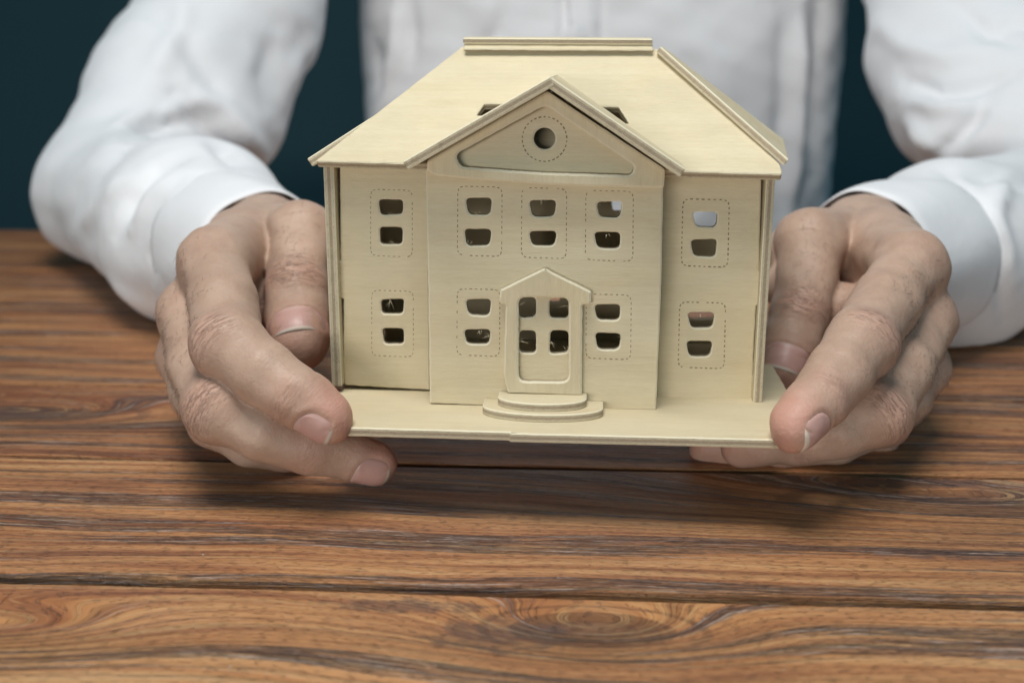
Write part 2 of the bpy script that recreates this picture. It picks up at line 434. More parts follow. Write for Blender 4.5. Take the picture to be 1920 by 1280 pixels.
# ================================================================== TABLE
def struct(o): o['kind'] = 'structure'; return o
tau = math.atan(.058)
TX = np.array([math.cos(tau), -math.sin(tau), 0]); TY = np.array([math.sin(tau), math.cos(tau), 0])
T0 = np.array([0, 0, TABLE])
def tuv(px, py):
    p = ray_plane(px, py, T0, np.array([0, 0, 1.0])) - T0
    return float(p @ TX), float(p @ TY)
table = bpy.data.objects.new("wooden_table", None); COL.objects.link(table)
MT = frame(T0, TX, TY, (0, 0, 1)); table.matrix_world = MT; _PW[table.name] = MT
table['label'] = "wide table of brushed brown stained pine planks under the hands and model house"; table['category'] = "table"
knots = []
SEEDS = [3.1, 1.7, .0, 2.35, 5.2, 4.4, 6.9, 7.7, 8.1, 9.6]
for (px, py, A, su, sv, cr, ks) in [(1112, 1180, 24, 32, 13.5, .30, .0), (1890, 945, 30, 80, 18, .30, 2.35), (20, 775, 34, 62, 16, .30, 5.2), (-30, 1180, 24, 34, 11, .0, .0),
                                (1500, 900, 10, 50, 16, 0, 2.35), (300, 1235, -9, 60, 14, 0, .0)]:
    k = tuv(px, py); knots.append((k[0], k[1], A, su, sv, cr, ks))
STAINS = [(*tuv(935, 1188), 16, 8), (*tuv(760, 1135), 20, 3.5), (*tuv(1690, 905), 26, 5), (*tuv(1800, 1040), 30, 3), (*tuv(20, 775), 26, 8)]
WOOD = mat_table(knots)
seams = [-20, 70, 152, 233, 313.5, 390, 465, 541, 617, 690, 765]
def plank(v0, v1, i):
    us = np.arange(-620, 621, 10.0); prof = []
    V = []; Fc = []; ga = 1.9 if v0 == 233 else .9; gb = 1.9 if v1 == 233 else .9
    # cross-section: bottom, chamfered top edges
    sec = [(0, -22), (0, -1.3), (.5, -.45), (1.4, 0), (None, 0), (None, 0)]
    n = 8
    dz = random.uniform(-.25, .1)
    for u in us:
        e0 = v0 + ga + .35 * math.sin(u * .05 + i) + random.uniform(-.12, .12); e1 = v1 - gb + .3 * math.sin(u * .04 + i * 2.1) + random.uniform(-.12, .12)
        for (y, z) in ((e0, -22), (e0, -1.4), (e0 + .3, -.4), (e0 + 1.0, 0), (e1 - 1.0, 0), (e1 - .3, -.4), (e1, -1.4), (e1, -22)):
            V.append((u / 1000, y / 1000, (z + dz) / 1000))
    m = len(us)
    for a in range(m - 1):
        for b in range(n):
            c = (b + 1) % n
            Fc.append((a * n + b, a * n + c, (a + 1) * n + c, (a + 1) * n + b)[::-1])
    Fc.append(list(range(n))); Fc.append(list(range((m - 1) * n, m * n))[::-1])
    o = link("plank", from_np("plank", V, Fc), WOOD, table, M=MT)
    o['plank_seed'] = SEEDS[i]; o['plank_tone'] = [0, .02, .04, .02, -.03, -.02, -.03, -.02, -.02, 0][i]
for i in range(len(seams) - 1): plank(seams[i], seams[i + 1], i)
def boxmesh(name, lo, hi):
    lo = np.array(lo) / 1000; hi = np.array(hi) / 1000
    V = [(x, y, z) for x in (lo[0], hi[0]) for y in (lo[1], hi[1]) for z in (lo[2], hi[2])]
    return from_np(name, V, [(0, 1, 3, 2), (4, 6, 7, 5), (0, 4, 5, 1), (2, 3, 7, 6), (0, 2, 6, 4), (1, 5, 7, 3)])
link("apron", boxmesh("apron", (-590, 0, -90), (590, 735, -22.6)), WOOD, table, M=MT)
for sx in (-1, 1):
    for y in (20, 690): link("leg", boxmesh("leg", (sx * 560 - 28, y - 28, -748), (sx * 560 + 28, y + 28, -90.5)), WOOD, table, M=MT)
struct(link("floor", from_np("floor", [(-7, -3, -.004), (7, -3, -.004), (7, 2.4, -.004), (-7, 2.4, -.004)], [(0, 1, 2, 3)]), FLOORM))['label'] = "dark floor"
struct(link("wall", boxmesh("wall", (-7000, 2100, 0), (7000, 2160, 3600)), WALLM))['label'] = "dark teal wall far behind the person"

# ================================================================== MODEL HOUSE
psi = math.radians(4.3)
HX = np.array([math.cos(psi), -math.sin(psi), 0]); HY = np.array([math.sin(psi), math.cos(psi), 0]); HZ = np.array([0, 0, 1.0])
PTOP = TABLE + 27.5
_l = ray_plane(655, 799, (0, 0, PTOP), HZ)
_c = ray_plane(1022, 811, (0, 0, PTOP), HZ)
HO = _c - HY * float((_c - _l) @ HY) * 0; HO = np.array([_c[0], _c[1], PTOP])
def hl(p): q = np.asarray(p) - HO; return np.array([q @ HX, q @ HY, q @ HZ])
def hw(x, y, z): return HO + HX * x + HY * y + HZ * z
def onY(px, py, Y): p = ray_plane(px, py, HO + HY * Y, HY); q = hl(p); return (q[0], q[2])
def onH(px, py, h): p = ray_plane(px, py, HO + HZ * h, HZ); q = hl(p); return (q[0], q[1])
house = bpy.data.objects.new("wooden_model_house", None); COL.objects.link(house)
MH = frame(HO, HX, HY, HZ); house.matrix_world = MH; _PW[house.name] = MH
house['label'] = "pale plywood model house with gabled front and punched windows held in both hands"; house['category'] = "model house"
T = 2.6
YC = onH(1018, 763, 0)[1]; YWL = onH(720, 726, 0)[1]; YWR = onH(1330, 752, 0)[1]
YW = (YWL + YWR) / 2
print("YC", YC, "YWL", YWL, "YWR", YWR)
def vplate(name, Y, outline_px, holes_px=(), th=T, r=.8, raw=None, rawh=None, bev=.42, hr=1.6, **k):
    """vertical plate whose front face stands at house depth Y; outline in photo pixels"""
    ol = [onY(a, b, Y) for a, b in outline_px] if raw is None else raw
    hs = [round_poly([onY(a, b, Y) for a, b in h], hr, 4) for h in holes_px] if rawh is None else rawh
    me = plate_mesh(name, round_poly(ol, r), hs, th, bev, **k)
    M = frame(HO + HY * (Y + th / 2), HX, HZ, -HY)      # local x right, y up, z toward the camera
    o = link(name, me, PLY, house, M=M)
    if name in ('pediment_frame', 'door_frame'): o['grain_up'] = 1.0
    return o
def win(cx, cy, w, h, sk=0):
    j = lambda: random.uniform(-1.2, 1.2)
    return [(cx - w / 2 + j() - sk, cy - h / 2 + j()), (cx + w / 2 + j() + sk * .3, cy - h / 2 + j()), (cx + w / 2 - 1.5 + j() - sk * .8, cy + h / 2 + j()), (cx - w / 2 + 2.5 + j() + sk, cy + h / 2 + j())]
WL = [(733, 389, 46, 28), (733, 442, 45, 33), (735, 575, 44, 28), (737, 630, 41, 28)]
WC = [(898, 387, 47, 32), (896, 445, 50, 31), (1018, 391, 50, 32), (1018, 447, 50, 27), (1142, 393, 47, 30), (1140, 451, 48, 31),
      (897, 576, 46, 31), (895, 632, 49, 28), (1140, 586, 48, 30), (1140, 640, 48, 31)]
WR = [(1323, 412, 46, 28), (1320, 465, 48, 33), (1315, 600, 47, 30), (1312, 654, 47, 29)]
DL = [(695, 355, 773, 481), (697, 544, 775, 668)]
DC = [(858, 349, 941, 480), (978, 352, 1062, 484), (1098, 357, 1187, 489), (857, 541, 937, 667), (1099, 551, 1183, 673)]
DR = [(1279, 373, 1366, 500), (1273, 566, 1359, 690)]
vplate("wing_wall", YW, [(637, 300), (803, 300), (806, 731), (646, 722), (644, 690), (644, 560), (633, 558), (631, 492), (638, 490)], [win(*q) for q in WL], r=.6, hr=1.3)['label'] = "left wing wall with four windows"
vplate("wing_wall", YW, [(1242, 318), (1428, 322), (1423, 512), (1430, 514), (1427, 570), (1418, 572), (1413, 660), (1410, 754), (1230, 750)], [win(*q, 2.2) for q in WR], r=1.2, hr=1.5)['label'] = "right wing wall with four windows"
door_h = [[(972, 558), (1005, 557), (1005, 594), (974, 597)], [(1030, 559), (1066, 559), (1066, 597), (1030, 596)],
          [(974, 619), (1005, 620), (1005, 663), (973, 661)], [(1032, 619), (1066, 620), (1066, 661), (1030, 664)]]
circ = [(1021 + 20.5 * math.cos(a), 260 + 20.5 * math.sin(a)) for a in np.linspace(0, 2 * math.pi, 20, endpoint=False)]
vplate("front_wall", YC, [(798, 320), (812, 300), (1022, 176), (1236, 322), (1244, 345), (1239, 560), (1230, 769), (1100, 767), (806, 756), (803, 560)],
       [win(*q, 1.6) for q in WC] + door_h + [circ], r=.5, hr=1.5)
# pediment frame in front of the gable
vplate("pediment_frame", YC - 4.4 - .05, [(800, 300), (1022, 169), (1247, 318), (1245, 353), (1060, 349), (905, 338), (816, 330), (801, 322)],
       [[(853, 290), (1022, 197), (1190, 312), (1184, 329), (1010, 324), (862, 313)]], r=[1.2, 1, .9, .8, 4, 4, 1.5, 1.2], hr=2.0, th=4.4, bev=.6)
vplate("door_frame", YC - T - .05, [(1021, 503), (1109, 547), (1108, 570), (1092, 572), (1091, 741), (952, 737), (944, 700), (948, 572), (935, 568), (938, 543)],
       [[(972, 557), (1067, 558), (1066, 716), (972, 715)]], r=.5, hr=2.2, bev=.55)
# back wall with openings the shirt shows through
DEP = 62.0
bx0, _ = onY(634, 400, YW); bx1, _ = onY(1436, 400, YW)
wy = onY(800, 722, YW)[1]; wt = onY(1000, 320, YW)[1]
YB = YW + DEP
bh = [[onY(1146, 370, YB), onY(1182, 372, YB), onY(1180, 396, YB), onY(1149, 396, YB)],
      [onY(1296, 392, YB), onY(1352, 394, YB), onY(1350, 430, YB), onY(1298, 428, YB)],
      [onY(1028, 545, YB), onY(1050, 545, YB), onY(1050, 567, YB), onY(1030, 567, YB)],
      [onY(1290, 575, YB), onY(1342, 575, YB), onY(1340, 597, YB), onY(1292, 598, YB)]]
vplate("back_wall", YB, None, raw=[(bx0, .1), (bx1, .1), (bx1, wt), (bx0, wt)], rawh=[round_poly([tuple(q) for q in h], .9, 3) for h in bh])
# side walls: front edge strips traced, running back
def side(quad, Y, label, slots):
    pts = [onY(a, b, Y) for a, b in quad]     # tl tr br bl
    x0 = (pts[0][0] + pts[3][0]) / 2; x1 = (pts[1][0] + pts[2][0]) / 2; th = x1 - x0
    zt = (pts[0][1] + pts[1][1]) / 2; zb = (pts[2][1] + pts[3][1]) / 2
    dxt = ((pts[0][0] + pts[1][0]) / 2) - ((pts[2][0] + pts[3][0]) / 2)
    L = YB - Y + 3
    h = zt - zb
    me = plate_mesh("side_wall", round_poly([(0, 0), (L, 0), (L, h), (0, h)], .5), [round_poly(s, .9) for s in slots], th, .25)
    xb = (pts[2][0] + pts[3][0]) / 2
    up = nrm([dxt, 0, h]); U = HX * up[0] + HZ * up[2]; Nn = nrm(np.cross(HY, U))
    o = link("side_wall", me, PLY, house, M=frame(hw(xb, Y, zb), HY, U, Nn)); o['label'] = label
    return o
win_s = [[(20, 12), (28, 12), (28, 22), (20, 22)], [(20, 40), (28, 40), (28, 50), (20, 50)], [(48, 12), (56, 12), (56, 22), (48, 22)]]
side([(606, 306), (625, 306), (641, 722), (622, 727)], YW - 3.2, "left side wall of layered plywood", win_s)
side([(1437, 330), (1454, 332), (1428, 762), (1412, 760)], YW - 3.2, "right side wall of layered plywood", win_s)
for px_, sg in ((806, 1), (1229, -1)):      # returns closing the projecting front block
    xa, za = onY(px_, 755, YC); xb_, zb_ = onY(px_, 330, YC); L_ = YW - YC - T - .1
    me = plate_mesh("return_wall", [(0, 0), (L_, 0), (L_, zb_ - .6), (0, zb_ - .6)], [], 2.0, .2)
    link("return_wall", me, PLY, house, M=frame(hw(xa + sg * 2.6, YC + T + .05, .1), HY, HZ, np.cross(HY, HZ)))
# base: two stacked sheets, front edge slightly stepped
fl = onH(640, 799, 0); fr = onH(1500, 826, 0)
seam = onH(957, 806, 0)
def hplate(name, z0, th, outl, holes=(), label=None, **k):
    me = plate_mesh(name, outl, list(holes), th, **k)
    o = link(name, me, PLY, house, M=frame(hw(0, 0, z0 + th / 2), HX, HY, HZ))
    if label: o['label'] = label
    return o
xl, xr = onH(628, 798, 0)[0], onH(1466, 826, 0)[0]
print('plate x', xl, xr, 'Y at ends', fl[1], fr[1], 'seam', seam)
hplate("base_plate", -T, T, round_poly([(xl, .3), (seam[0] - .1, 0), (seam[0], -1.0), (xr, -.6), (xr + 9, 22), (xr + 9, YB + 8), (xl - 6, YB + 8), (xl - 6, 20)], [1, .1, .1, 1, 3, 1, 1, 3]), bev=.35, jit=.1)
# semicircular steps
def step(z0, th, px0, px1, pyside, pyfront):
    a = onH(px0, pyside, z0 + th); b = onH(px1, pyside + 6, z0 + th); f = onH((px0 + px1) / 2, pyfront, z0 + th)
    cx = (a[0] + b[0]) / 2; rx = (b[0] - a[0]) / 2; cy = (a[1] + b[1]) / 2; ry = cy - f[1]
    out = [(cx + rx * math.cos(t), cy + ry * math.sin(t)) for t in np.linspace(math.pi, 2 * math.pi, 26)] + [(cx + rx, YC - .2), (cx - rx, YC - .2)]
    hplate("step", z0, th, out, bev=.3, step=1.5, jit=.04)
step(.02, 2.3, 905, 1131, 758, 777)
step(2.35, 2.3, 934, 1100, 741, 757)

# roofs ------------------------------------------------------------
def plane_plate(name, pl, outline, holes=(), th=T, r=.7, label=None, **k):
    """pl = three house-local points spanning the upper face (p0, along-x, up-slope); outlines in pixels"""
    p0, p1, p2 = [np.array(hw(*q)) for q in pl]
    X = nrm(p1 - p0); Nn = nrm(np.cross(X, p2 - p0)); Y = np.cross(Nn, X)
    def to(a, b): q = ray_plane(a, b, p0, Nn) - p0; return (q @ X, q @ Y)
    me = plate_mesh(name, round_poly([to(*q) for q in outline], r), [round_poly([to(*q) for q in h], .5) for h in holes], th, **k)
    o = link(name, me, PLY, house, M=frame(p0 - Nn * th / 2, X, Y, Nn))
    if label: o['label'] = label
    return o, to, (p0, X, Y, Nn)
YE = YW - 7.5
e0 = onY(590, 300, YE); e1 = onY(1468, 325, YE); YR = YW + DEP / 2 - 1
r0 = onY(868, 87, YR); r1 = onY(1228, 93, YR)
E0 = (e0[0], YE, (e0[1] + e1[1]) / 2); E1 = (e1[0], YE, (e0[1] + e1[1]) / 2); R0 = (r0[0], YR, (r0[1] + r1[1]) / 2)
print('eave', e0, e1, 'ridge', r0, r1)
plane_plate("roof_panel", (E0, E1, R0), [(590, 302), (1020, 314), (1468, 327), (1462, 305), (1236, 92), (868, 86)],
            [[(893, 216), (908, 194), (945, 194), (945, 216)], [(1120, 199), (1160, 200), (1180, 231), (1120, 231)]], label="large front roof slope", r=[1.2, .1, 1.2, .6, .8, .8])
zE = E0[2]; zR = R0[2]
# back slope
def free_plate(name, P, th=T, label=None, r=.6, **k):
    P = [np.array(hw(*q)) for q in P]; p0 = P[0]; X = nrm(P[1] - p0); Nn = nrm(np.cross(X, P[2] - p0)); Y = np.cross(Nn, X)
    me = plate_mesh(name, round_poly([((q - p0) @ X, (q - p0) @ Y) for q in P], r), [], th, **k)
    o = link(name, me, PLY, house, M=frame(p0 - Nn * th / 2, X, Y, Nn))
    if label: o['label'] = label
    return o
YBE = YB + 8
free_plate("roof_panel", [(e1[0] + 1, YBE, zE), (e0[0] - 1, YBE, zE), (r0[0], YR + 1.2, zR - .3), (r1[0], YR + 1.2, zR - .3)], label="rear roof slope")
# hipped ends
tR = onY(1238, 88, YR - 4); fR = onY(1478, 299, YE + .5)
ridR = (tR[0], YR - 3, tR[1]); 
pB = ray_plane(1470, 262, HO + HY * (YE + 62), HY); pBl = hl(pB)
free_plate("hip_panel", [(fR[0], YE - .5, fR[1]), (pBl[0], pBl[1], pBl[2]), (tR[0] + 1.2, YR + 3, tR[1] + .1), (tR[0], YR - 4, tR[1])], label="right hipped roof end with raw layered edge", th=2.1, r=.5)
fL = onY(576, 298, YE + 1)
free_plate("hip_panel", [(fL[0] - 1, YBE - 6, fL[1] + 0), (fL[0], YE + .5, fL[1]), (r0[0] + 1.4, YR - 1, zR - 2.2), (r0[0] + 1.4, YR + 2, zR - 2.2)], label="left hipped roof end")
# ridge board
a = onY(869, 71, YR - 2.0); b = onY(1223, 75, YR - 2.0); a2 = onY(869, 82, YR - 2.0); b2 = onY(1223, 84, YR - 2.0)
free_plate("ridge_board", [(a2[0], YR - 3.0, a2[1] + 1.6), (b2[0], YR - 3.0, b2[1] + 1.6), (b[0], YR + 5, b2[1] + 2.1), (a[0], YR + 5, a2[1] + 2.1)], th=1.7, r=.3)
free_plate("ridge_board", [(a2[0] + .3, YR - 3.6, a2[1] - 1.6), (b2[0] + .2, YR - 3.6, b2[1] - 1.6), (b2[0] + .2, YR - 2.0, b2[1] + .2), (a2[0] + .3, YR - 2.0, a2[1] + .2)], th=1.0, r=.2)
# gable roof: two boards running back from the pediment to the main slope
YG = YC - T - 7.0
gA = onY(1028, 144, YG); gL = onY(755, 303, YG); gR = onY(1286, 317, YG)
def roofY(z):      # depth at which the main slope reaches height z
    t = (z - zE) / (zR - zE); return YE + t * (YR - YE)
def gable(p_lo, p_hi, sgn, lab):
    P = [(p_lo[0], YG, p_lo[1]), (p_hi[0], YG, p_hi[1]), (p_hi[0] + 0.4, roofY(p_hi[1]) + 1.5, p_hi[1]), (p_lo[0], max(roofY(p_lo[1] + .5), YG + 7) + 1.0, p_lo[1])]
    if sgn > 0: P = [P[1], P[0], P[3], P[2]]
    free_plate("gable_board", P, label=lab, r=.35, jit=.12, bev=.3)
gable(gL, (gA[0] + .3, gA[1]), -1, "left gable roof board with frayed raw edge")
gA2 = onY(1031, 156, YG)
gable(gR, (gA2[0] + .3, gA2[1] + 1.4), 1, "right gable roof board")
# perforated outlines: thin dark inlays, slot shade put into their colour
PV, PF = [], []
def pbox(c, d, n_, L, wd, Y):
    b = len(PV)
    for sx in (-1, 1):
        for sy in (-1, 1):
            x = c[0] + d[0] * sx * L / 2 + n_[0] * sy * wd / 2; z = c[1] + d[1] * sx * L / 2 + n_[1] * sy * wd / 2
            PV.append((x / 1000, (Y - .045) / 1000, z / 1000)); PV.append((x / 1000, (Y + .3) / 1000, z / 1000))
    for f in ((0, 1, 3, 2), (4, 6, 7, 5), (0, 4, 5, 1), (2, 3, 7, 6), (0, 2, 6, 4), (1, 5, 7, 3)): PF.append([b + q for q in f])
def dashes(poly, Y, wd=.36, stp=1.5, L=.75, skip=.06):
    n = len(poly)
    for i in range(n):
        a, b = np.array(poly[i]), np.array(poly[(i + 1) % n]); LL = np.linalg.norm(b - a); d = (b - a) / LL; nn = np.array([-d[1], d[0]])
        k = max(1, round(LL / stp))
        for j in range(k):
            if random.random() < skip: continue
            pbox(a + (b - a) * (j + .5) / k, d, nn, min(L, LL) * random.uniform(.7, 1.1), wd * random.uniform(.6, 1.05), Y)
def drect(r, Y, sk=0, w=.36):
    x0, y0, x1, y1 = r; pts = [onY(x0 + sk, y0, Y), onY(x1 + sk, y0 + 2, Y), onY(x1 - sk, y1 + 1, Y), onY(x0 - sk, y1 - 2, Y)]
    dashes(round_poly(pts, 1.6, 2), Y, w)
for r in DL: drect(r, YW, 0, .22)
for r in DR: drect(r, YW, 1.5, .36)
for r in DC: drect(r, YC, .5, .25)
cp = [onY(1021 + 42 * math.cos(q), 261 + 42 * math.sin(q), YC) for q in np.linspace(0, 2 * math.pi, 30, endpoint=False)]
dashes(cp, YC, .36, 9, .72, 0)
o = link("perforation", from_np("perforation", PV, PF), SLOT_SHADE, house, M=MH); o['kind'] = 'stuff'
# splinters of torn veneer at window edges
PV, PF = [], []
def sliver(x, z, Y, dx, dz, L, wd=.16):
    b = len(PV); d = nrm([dx, dz]); n_ = np.array([-d[1], d[0]]) * wd / 2
    for (s, k, y) in ((0, 1, -.05), (0, -1, -.05), (1, .2, -.6 * random.random()), (0, 0, .25)):
        PV.append(((x + d[0] * L * s + n_[0] * k) / 1000, (Y + y) / 1000, (z + d[1] * L * s + n_[1] * k) / 1000))
    for f in ((0, 1, 2), (1, 3, 2), (3, 0, 2)): PF.append([b + q for q in f])
for (px, py, Y, k, ang, L) in [(735, 562, YW, 3, -100, 3.2), (733, 456, YW, 3, 80, 1.5), (733, 402, YW, 3, 80, 1.2), (898, 401, YC, 2, 100, 1.6), (880, 455, YC, 3, 60, 1.8),
                               (916, 630, YC, 3, 170, 2.8), (898, 619, YC, 4, -80, 1.4), (974, 640, YC, 5, 10, 2.8), (973, 572, YC, 4, 30, 2.2), (1030, 640, YC, 4, -40, 2.4), (1064, 575, YC, 3, 190, 1.8),
                               (1064, 655, YC, 3, 150, 1.8), (1162, 632, YC, 2, 200, 1.8), (1020, 505, YC - T, 3, 60, 1.6), (936, 560, YC - T, 4, 130, 1.6), (1118, 383, YC, 2, 20, 1), (1315, 588, YW, 2, -90, 1.0),
                               (800, 728, YW, 3, 190, 2.2), (1018, 376, YC, 3, -90, 1.1), (1140, 438, YC, 3, -80, 1)]:
    for _ in range(k):
        q = onY(px + random.uniform(-5, 5), py + random.uniform(-2, 2), Y); aa = math.radians(ang + random.uniform(-35, 35))
        sliver(q[0], q[1], Y, math.cos(aa), math.sin(aa), L * random.uniform(.5, 1.1))
for _ in range(70):   # fuzz along the gable boards' raw edges
    t = random.random(); A_, B_ = (gL, gA) if random.random() < .6 else (gA2, gR)
    x = A_[0] + (B_[0] - A_[0]) * t; z = A_[1] + (B_[1] - A_[1]) * t - 2.6 * random.random() * 1.1
    sliver(x, z, YG, random.uniform(-1, 1), random.uniform(-.5, .6), random.uniform(.3, 1.0), .12)
o = link("splinter", from_np("splinter", PV, PF), PLY, house, M=MH); o['kind'] = 'stuff'
# ================================================================== PERSON
person = bpy.data.objects.new("person", None); COL.objects.link(person)
MPn = Matrix.Translation((0.07, 0.94, 0.0)); person.matrix_world = MPn; _PW[person.name] = MPn
person['label'] = "person in a white long sleeved shirt seated behind the table holding a model house"; person['category'] = "person"

def C(px, py, z): return cam(px, py, z)
# --- hand specs: joints as (px, py, depth mm, radius mm); dorsal directions in camera frame
HANDS = {
 'a': dict(   # hand on the picture's left
  wrist=[(495, 492, 425, 23), (440, 475, 475, 30)],
  mcp=dict(i=(402, 494, 340, 10.2), m=(360, 590, 343, 10.0), r=(356, 664, 352, 9.4), p=(378, 722, 364, 8.6)),
  fingers=dict(
   i=[(402, 494, 340, 10.4), (418, 570, 318, 10.1), (430, 645, 301, 9.7), (494, 700, 294, 8.7), (556, 742, 291, 8.3), (612, 784, 291, 7.2)],
   m=[(360, 590, 343, 10.0), (378, 690, 319, 9.5), (412, 764, 302, 9.4), (495, 806, 301, 8.5), (582, 838, 303, 7.9), (700, 869, 309, 6.6)],
   r=[(352, 672, 352, 9.0), (372, 738, 340, 8.5), (410, 788, 330, 8.1), (470, 826, 325, 7.6), (540, 840, 330, 7.2), (620, 850, 340, 6.2)],
   p=[(384, 722, 364, 8.0), (406, 770, 358, 7.4), (430, 806, 352, 7.2), (470, 820, 354, 6.6), (520, 830, 358, 6.2), (570, 834, 362, 5.4)]),
  thumb=[(500, 452, 412, 13.5), (566, 442, 374, 11.8), (560, 496, 362, 9.9), (556, 545, 356, 10.2), (558, 592, 349, 10.0), (561, 634, 341, 9.5)],
  meta=[(480, 462, 405, 13)],
  nth=(0.03, -.34, -.94), ni=(-.50, .62, -.60), nm=(-.20, .55, -.80), nprox=(-.55, .15, -.8),
 ),
 'b': dict(
  wrist=[(1618, 494, 422, 23), (1680, 478, 470, 30)],
  mcp=dict(i=(1708, 502, 343, 10.4), m=(1728, 602, 346, 10.0), r=(1722, 688, 355, 9.2), p=(1694, 745, 367, 8.6)),
  fingers=dict(
   i=[(1708, 502, 343, 10.6), (1658, 572, 324, 10.0), (1612, 644, 305, 9.5), (1574, 700, 294, 8.7), (1536, 750, 286, 8.1), (1494, 799, 279, 6.9)],
   m=[(1728, 602, 346, 10.0), (1690, 692, 326, 9.4), (1644, 772, 312, 9.3), (1572, 806, 312, 8.2), (1496, 824, 315, 7.6), (1392, 838, 322, 6.4)],
   r=[(1722, 688, 355, 9.0), (1694, 742, 346, 8.4), (1650, 786, 338, 8.0), (1570, 822, 335, 7.6), (1470, 836, 338, 7.0), (1330, 842, 344, 6.2)],
   p=[(1694, 745, 367, 8.0), (1664, 785, 362, 7.4), (1640, 812, 356, 7.2), (1560, 822, 356, 6.6), (1500, 828, 360, 6.2), (1440, 830, 366, 5.4)]),
  thumb=[(1606, 452, 412, 13.5), (1519, 456, 378, 12.0), (1512, 530, 370, 9.9), (1499, 594, 364, 9.7), (1482, 645, 359, 9.4), (1466, 690, 355, 8.8)],
  meta=[(1630, 462, 402, 13)],
  nth=(0.0, -.34, -.94), ni=(.84, .42, -.42), nm=(.10, .75, -.66), nprox=(.55, .15, -.8),
 )}
P4 = lambda q: (C(*q[:3]), q[3])
hand_mesh = {}
def build_hand(key, h=0.9):
    S = HANDS[key]
    pts = [P4(q)[0] for f in S['fingers'].values() for q in f] + [P4(q)[0] for q in S['thumb']]
    lo = np.min(pts, 0) - 16; hi = np.max(pts, 0) + 16; hi[2] = 432
    wr = [P4(q) for q in S['wrist']]
    lo = np.minimum(lo, wr[0][0] - 34); hi = np.maximum(hi, wr[0][0] + 34); hi[2] = 436
    Fd = Field(lo, hi, h); palm = Fd.new()
    mc = {k: P4(v) for k, v in S['mcp'].items()}
    wc = wr[0][0]; wd = nrm(wr[1][0] - wr[0][0])
    up = nrm(mc['i'][0] - mc['p'][0])                     # across the palm
    add(Fd, palm, wc, wr[1][0], 21, 24, 4, None)
    for k, off in zip('imrp', (12, 4, -5, -12)):
        p, r = mc[k]; root = wc + up * off
        mid = p * .45 + root * .55
        add(Fd, palm, p, mid, r * .98, 12.0, 7); add(Fd, palm, mid, root, 12.0, 15.5, 9)
    for a, b in (('i', 'm'), ('m', 'r'), ('r', 'p')):     # knuckle row web, set back from the heads
        pa = mc[a][0] * .82 + wc * .18; pb = mc[b][0] * .82 + wc * .18
        add(Fd, palm, pa, pb, 8.5, 8.5, 6)
    for q in S['meta']:
        p, r = P4(q); add(Fd, palm, mc['i'][0] + nrm(p - mc['i'][0]) * 6, p, 10.0, r, 6)
    th = [P4(q) for q in S['thumb']]
    add(Fd, palm, th[0][0], wc, 13.5, 18, 8)
    # first web between thumb and index metacarpal
    wa = th[1][0] * .55 + th[0][0] * .45; wb = mc['i'][0] * .45 + P4(S['meta'][0])[0] * .55
    ix = [P4(q)[0] for q in S['fingers']['i']]
    add(Fd, palm, th[2][0] + np.array([0, 0, 30.]), ix[1] + np.array([0, 0, 46.]), 8, 9, 6)
    add(Fd, palm, th[1][0] + np.array([0, 0, 30.]), ix[0] + np.array([0, 0, 46.]), 9, 10, 6)
    palmbase = palm.copy()
    total = None; segs = []
    def chain(lst, nd, tipn, nm):
        d = Fd.new()
        for j in range(len(lst) - 1):
            (a, ra), (b, rb) = lst[j], lst[j + 1]
            fl = (tipn, .86) if j >= 4 else None
            add(Fd, d, a, b, ra, rb, 2.0, fl)
        # dorsal knuckle bulge at PIP, slight one at DIP; pulp pad under the tip
        add(Fd, d, lst[2][0] + nd * 1.3, lst[2][0] + nd * 1.2, lst[2][1] * .94, lst[2][1] * .94, 4)
        ax = nrm(lst[-1][0] - lst[-2][0])
        add(Fd, d, lst[-1][0] - ax * 5 - tipn * 1.2, lst[-1][0] - ax * 1 - tipn * 1.0, lst[-1][1] * .97, lst[-1][1] * .9, 3)
        return d
    nP = nrm(S['nprox'])
    tips = dict(i=nrm(S['ni']), m=nrm(S['nm']), r=nrm(S['nm']), p=nrm(S['nm']))
    total = palm
    for k in 'imrp':
        lst = [P4(q) for q in S['fingers'][k]]
        d = chain(lst, nP, tips[k], k); segs.append((k, lst, tips[k]))
        # blend with palm at the root only
        f = smin(palmbase, d, 6.0); total = smin(total, f, .5)
    d = Fd.new(); tn = nrm(S['nth'])
    for j in range(len(th) - 1):
        (a, ra), (b, rb) = th[j], th[j + 1]
        add(Fd, d, a, b, ra, rb, 3.0, (tn, .9) if j >= 4 else None)
    segs.append(('t', th, tn))
    add(Fd, d, th[-1][0] + np.array([0, 2.2, -1.6]), th[-1][0] + np.array([0, .5, -.5]), 7.8, 8.6, 4)
    f = smin(palmbase, d, 1.5); total = smin(total, f, .5)
    V, Q = surface_nets(Fd, total)
    V = lap(V, Q, 3, .5)
    return Fd, V, Q, segs, S, mc
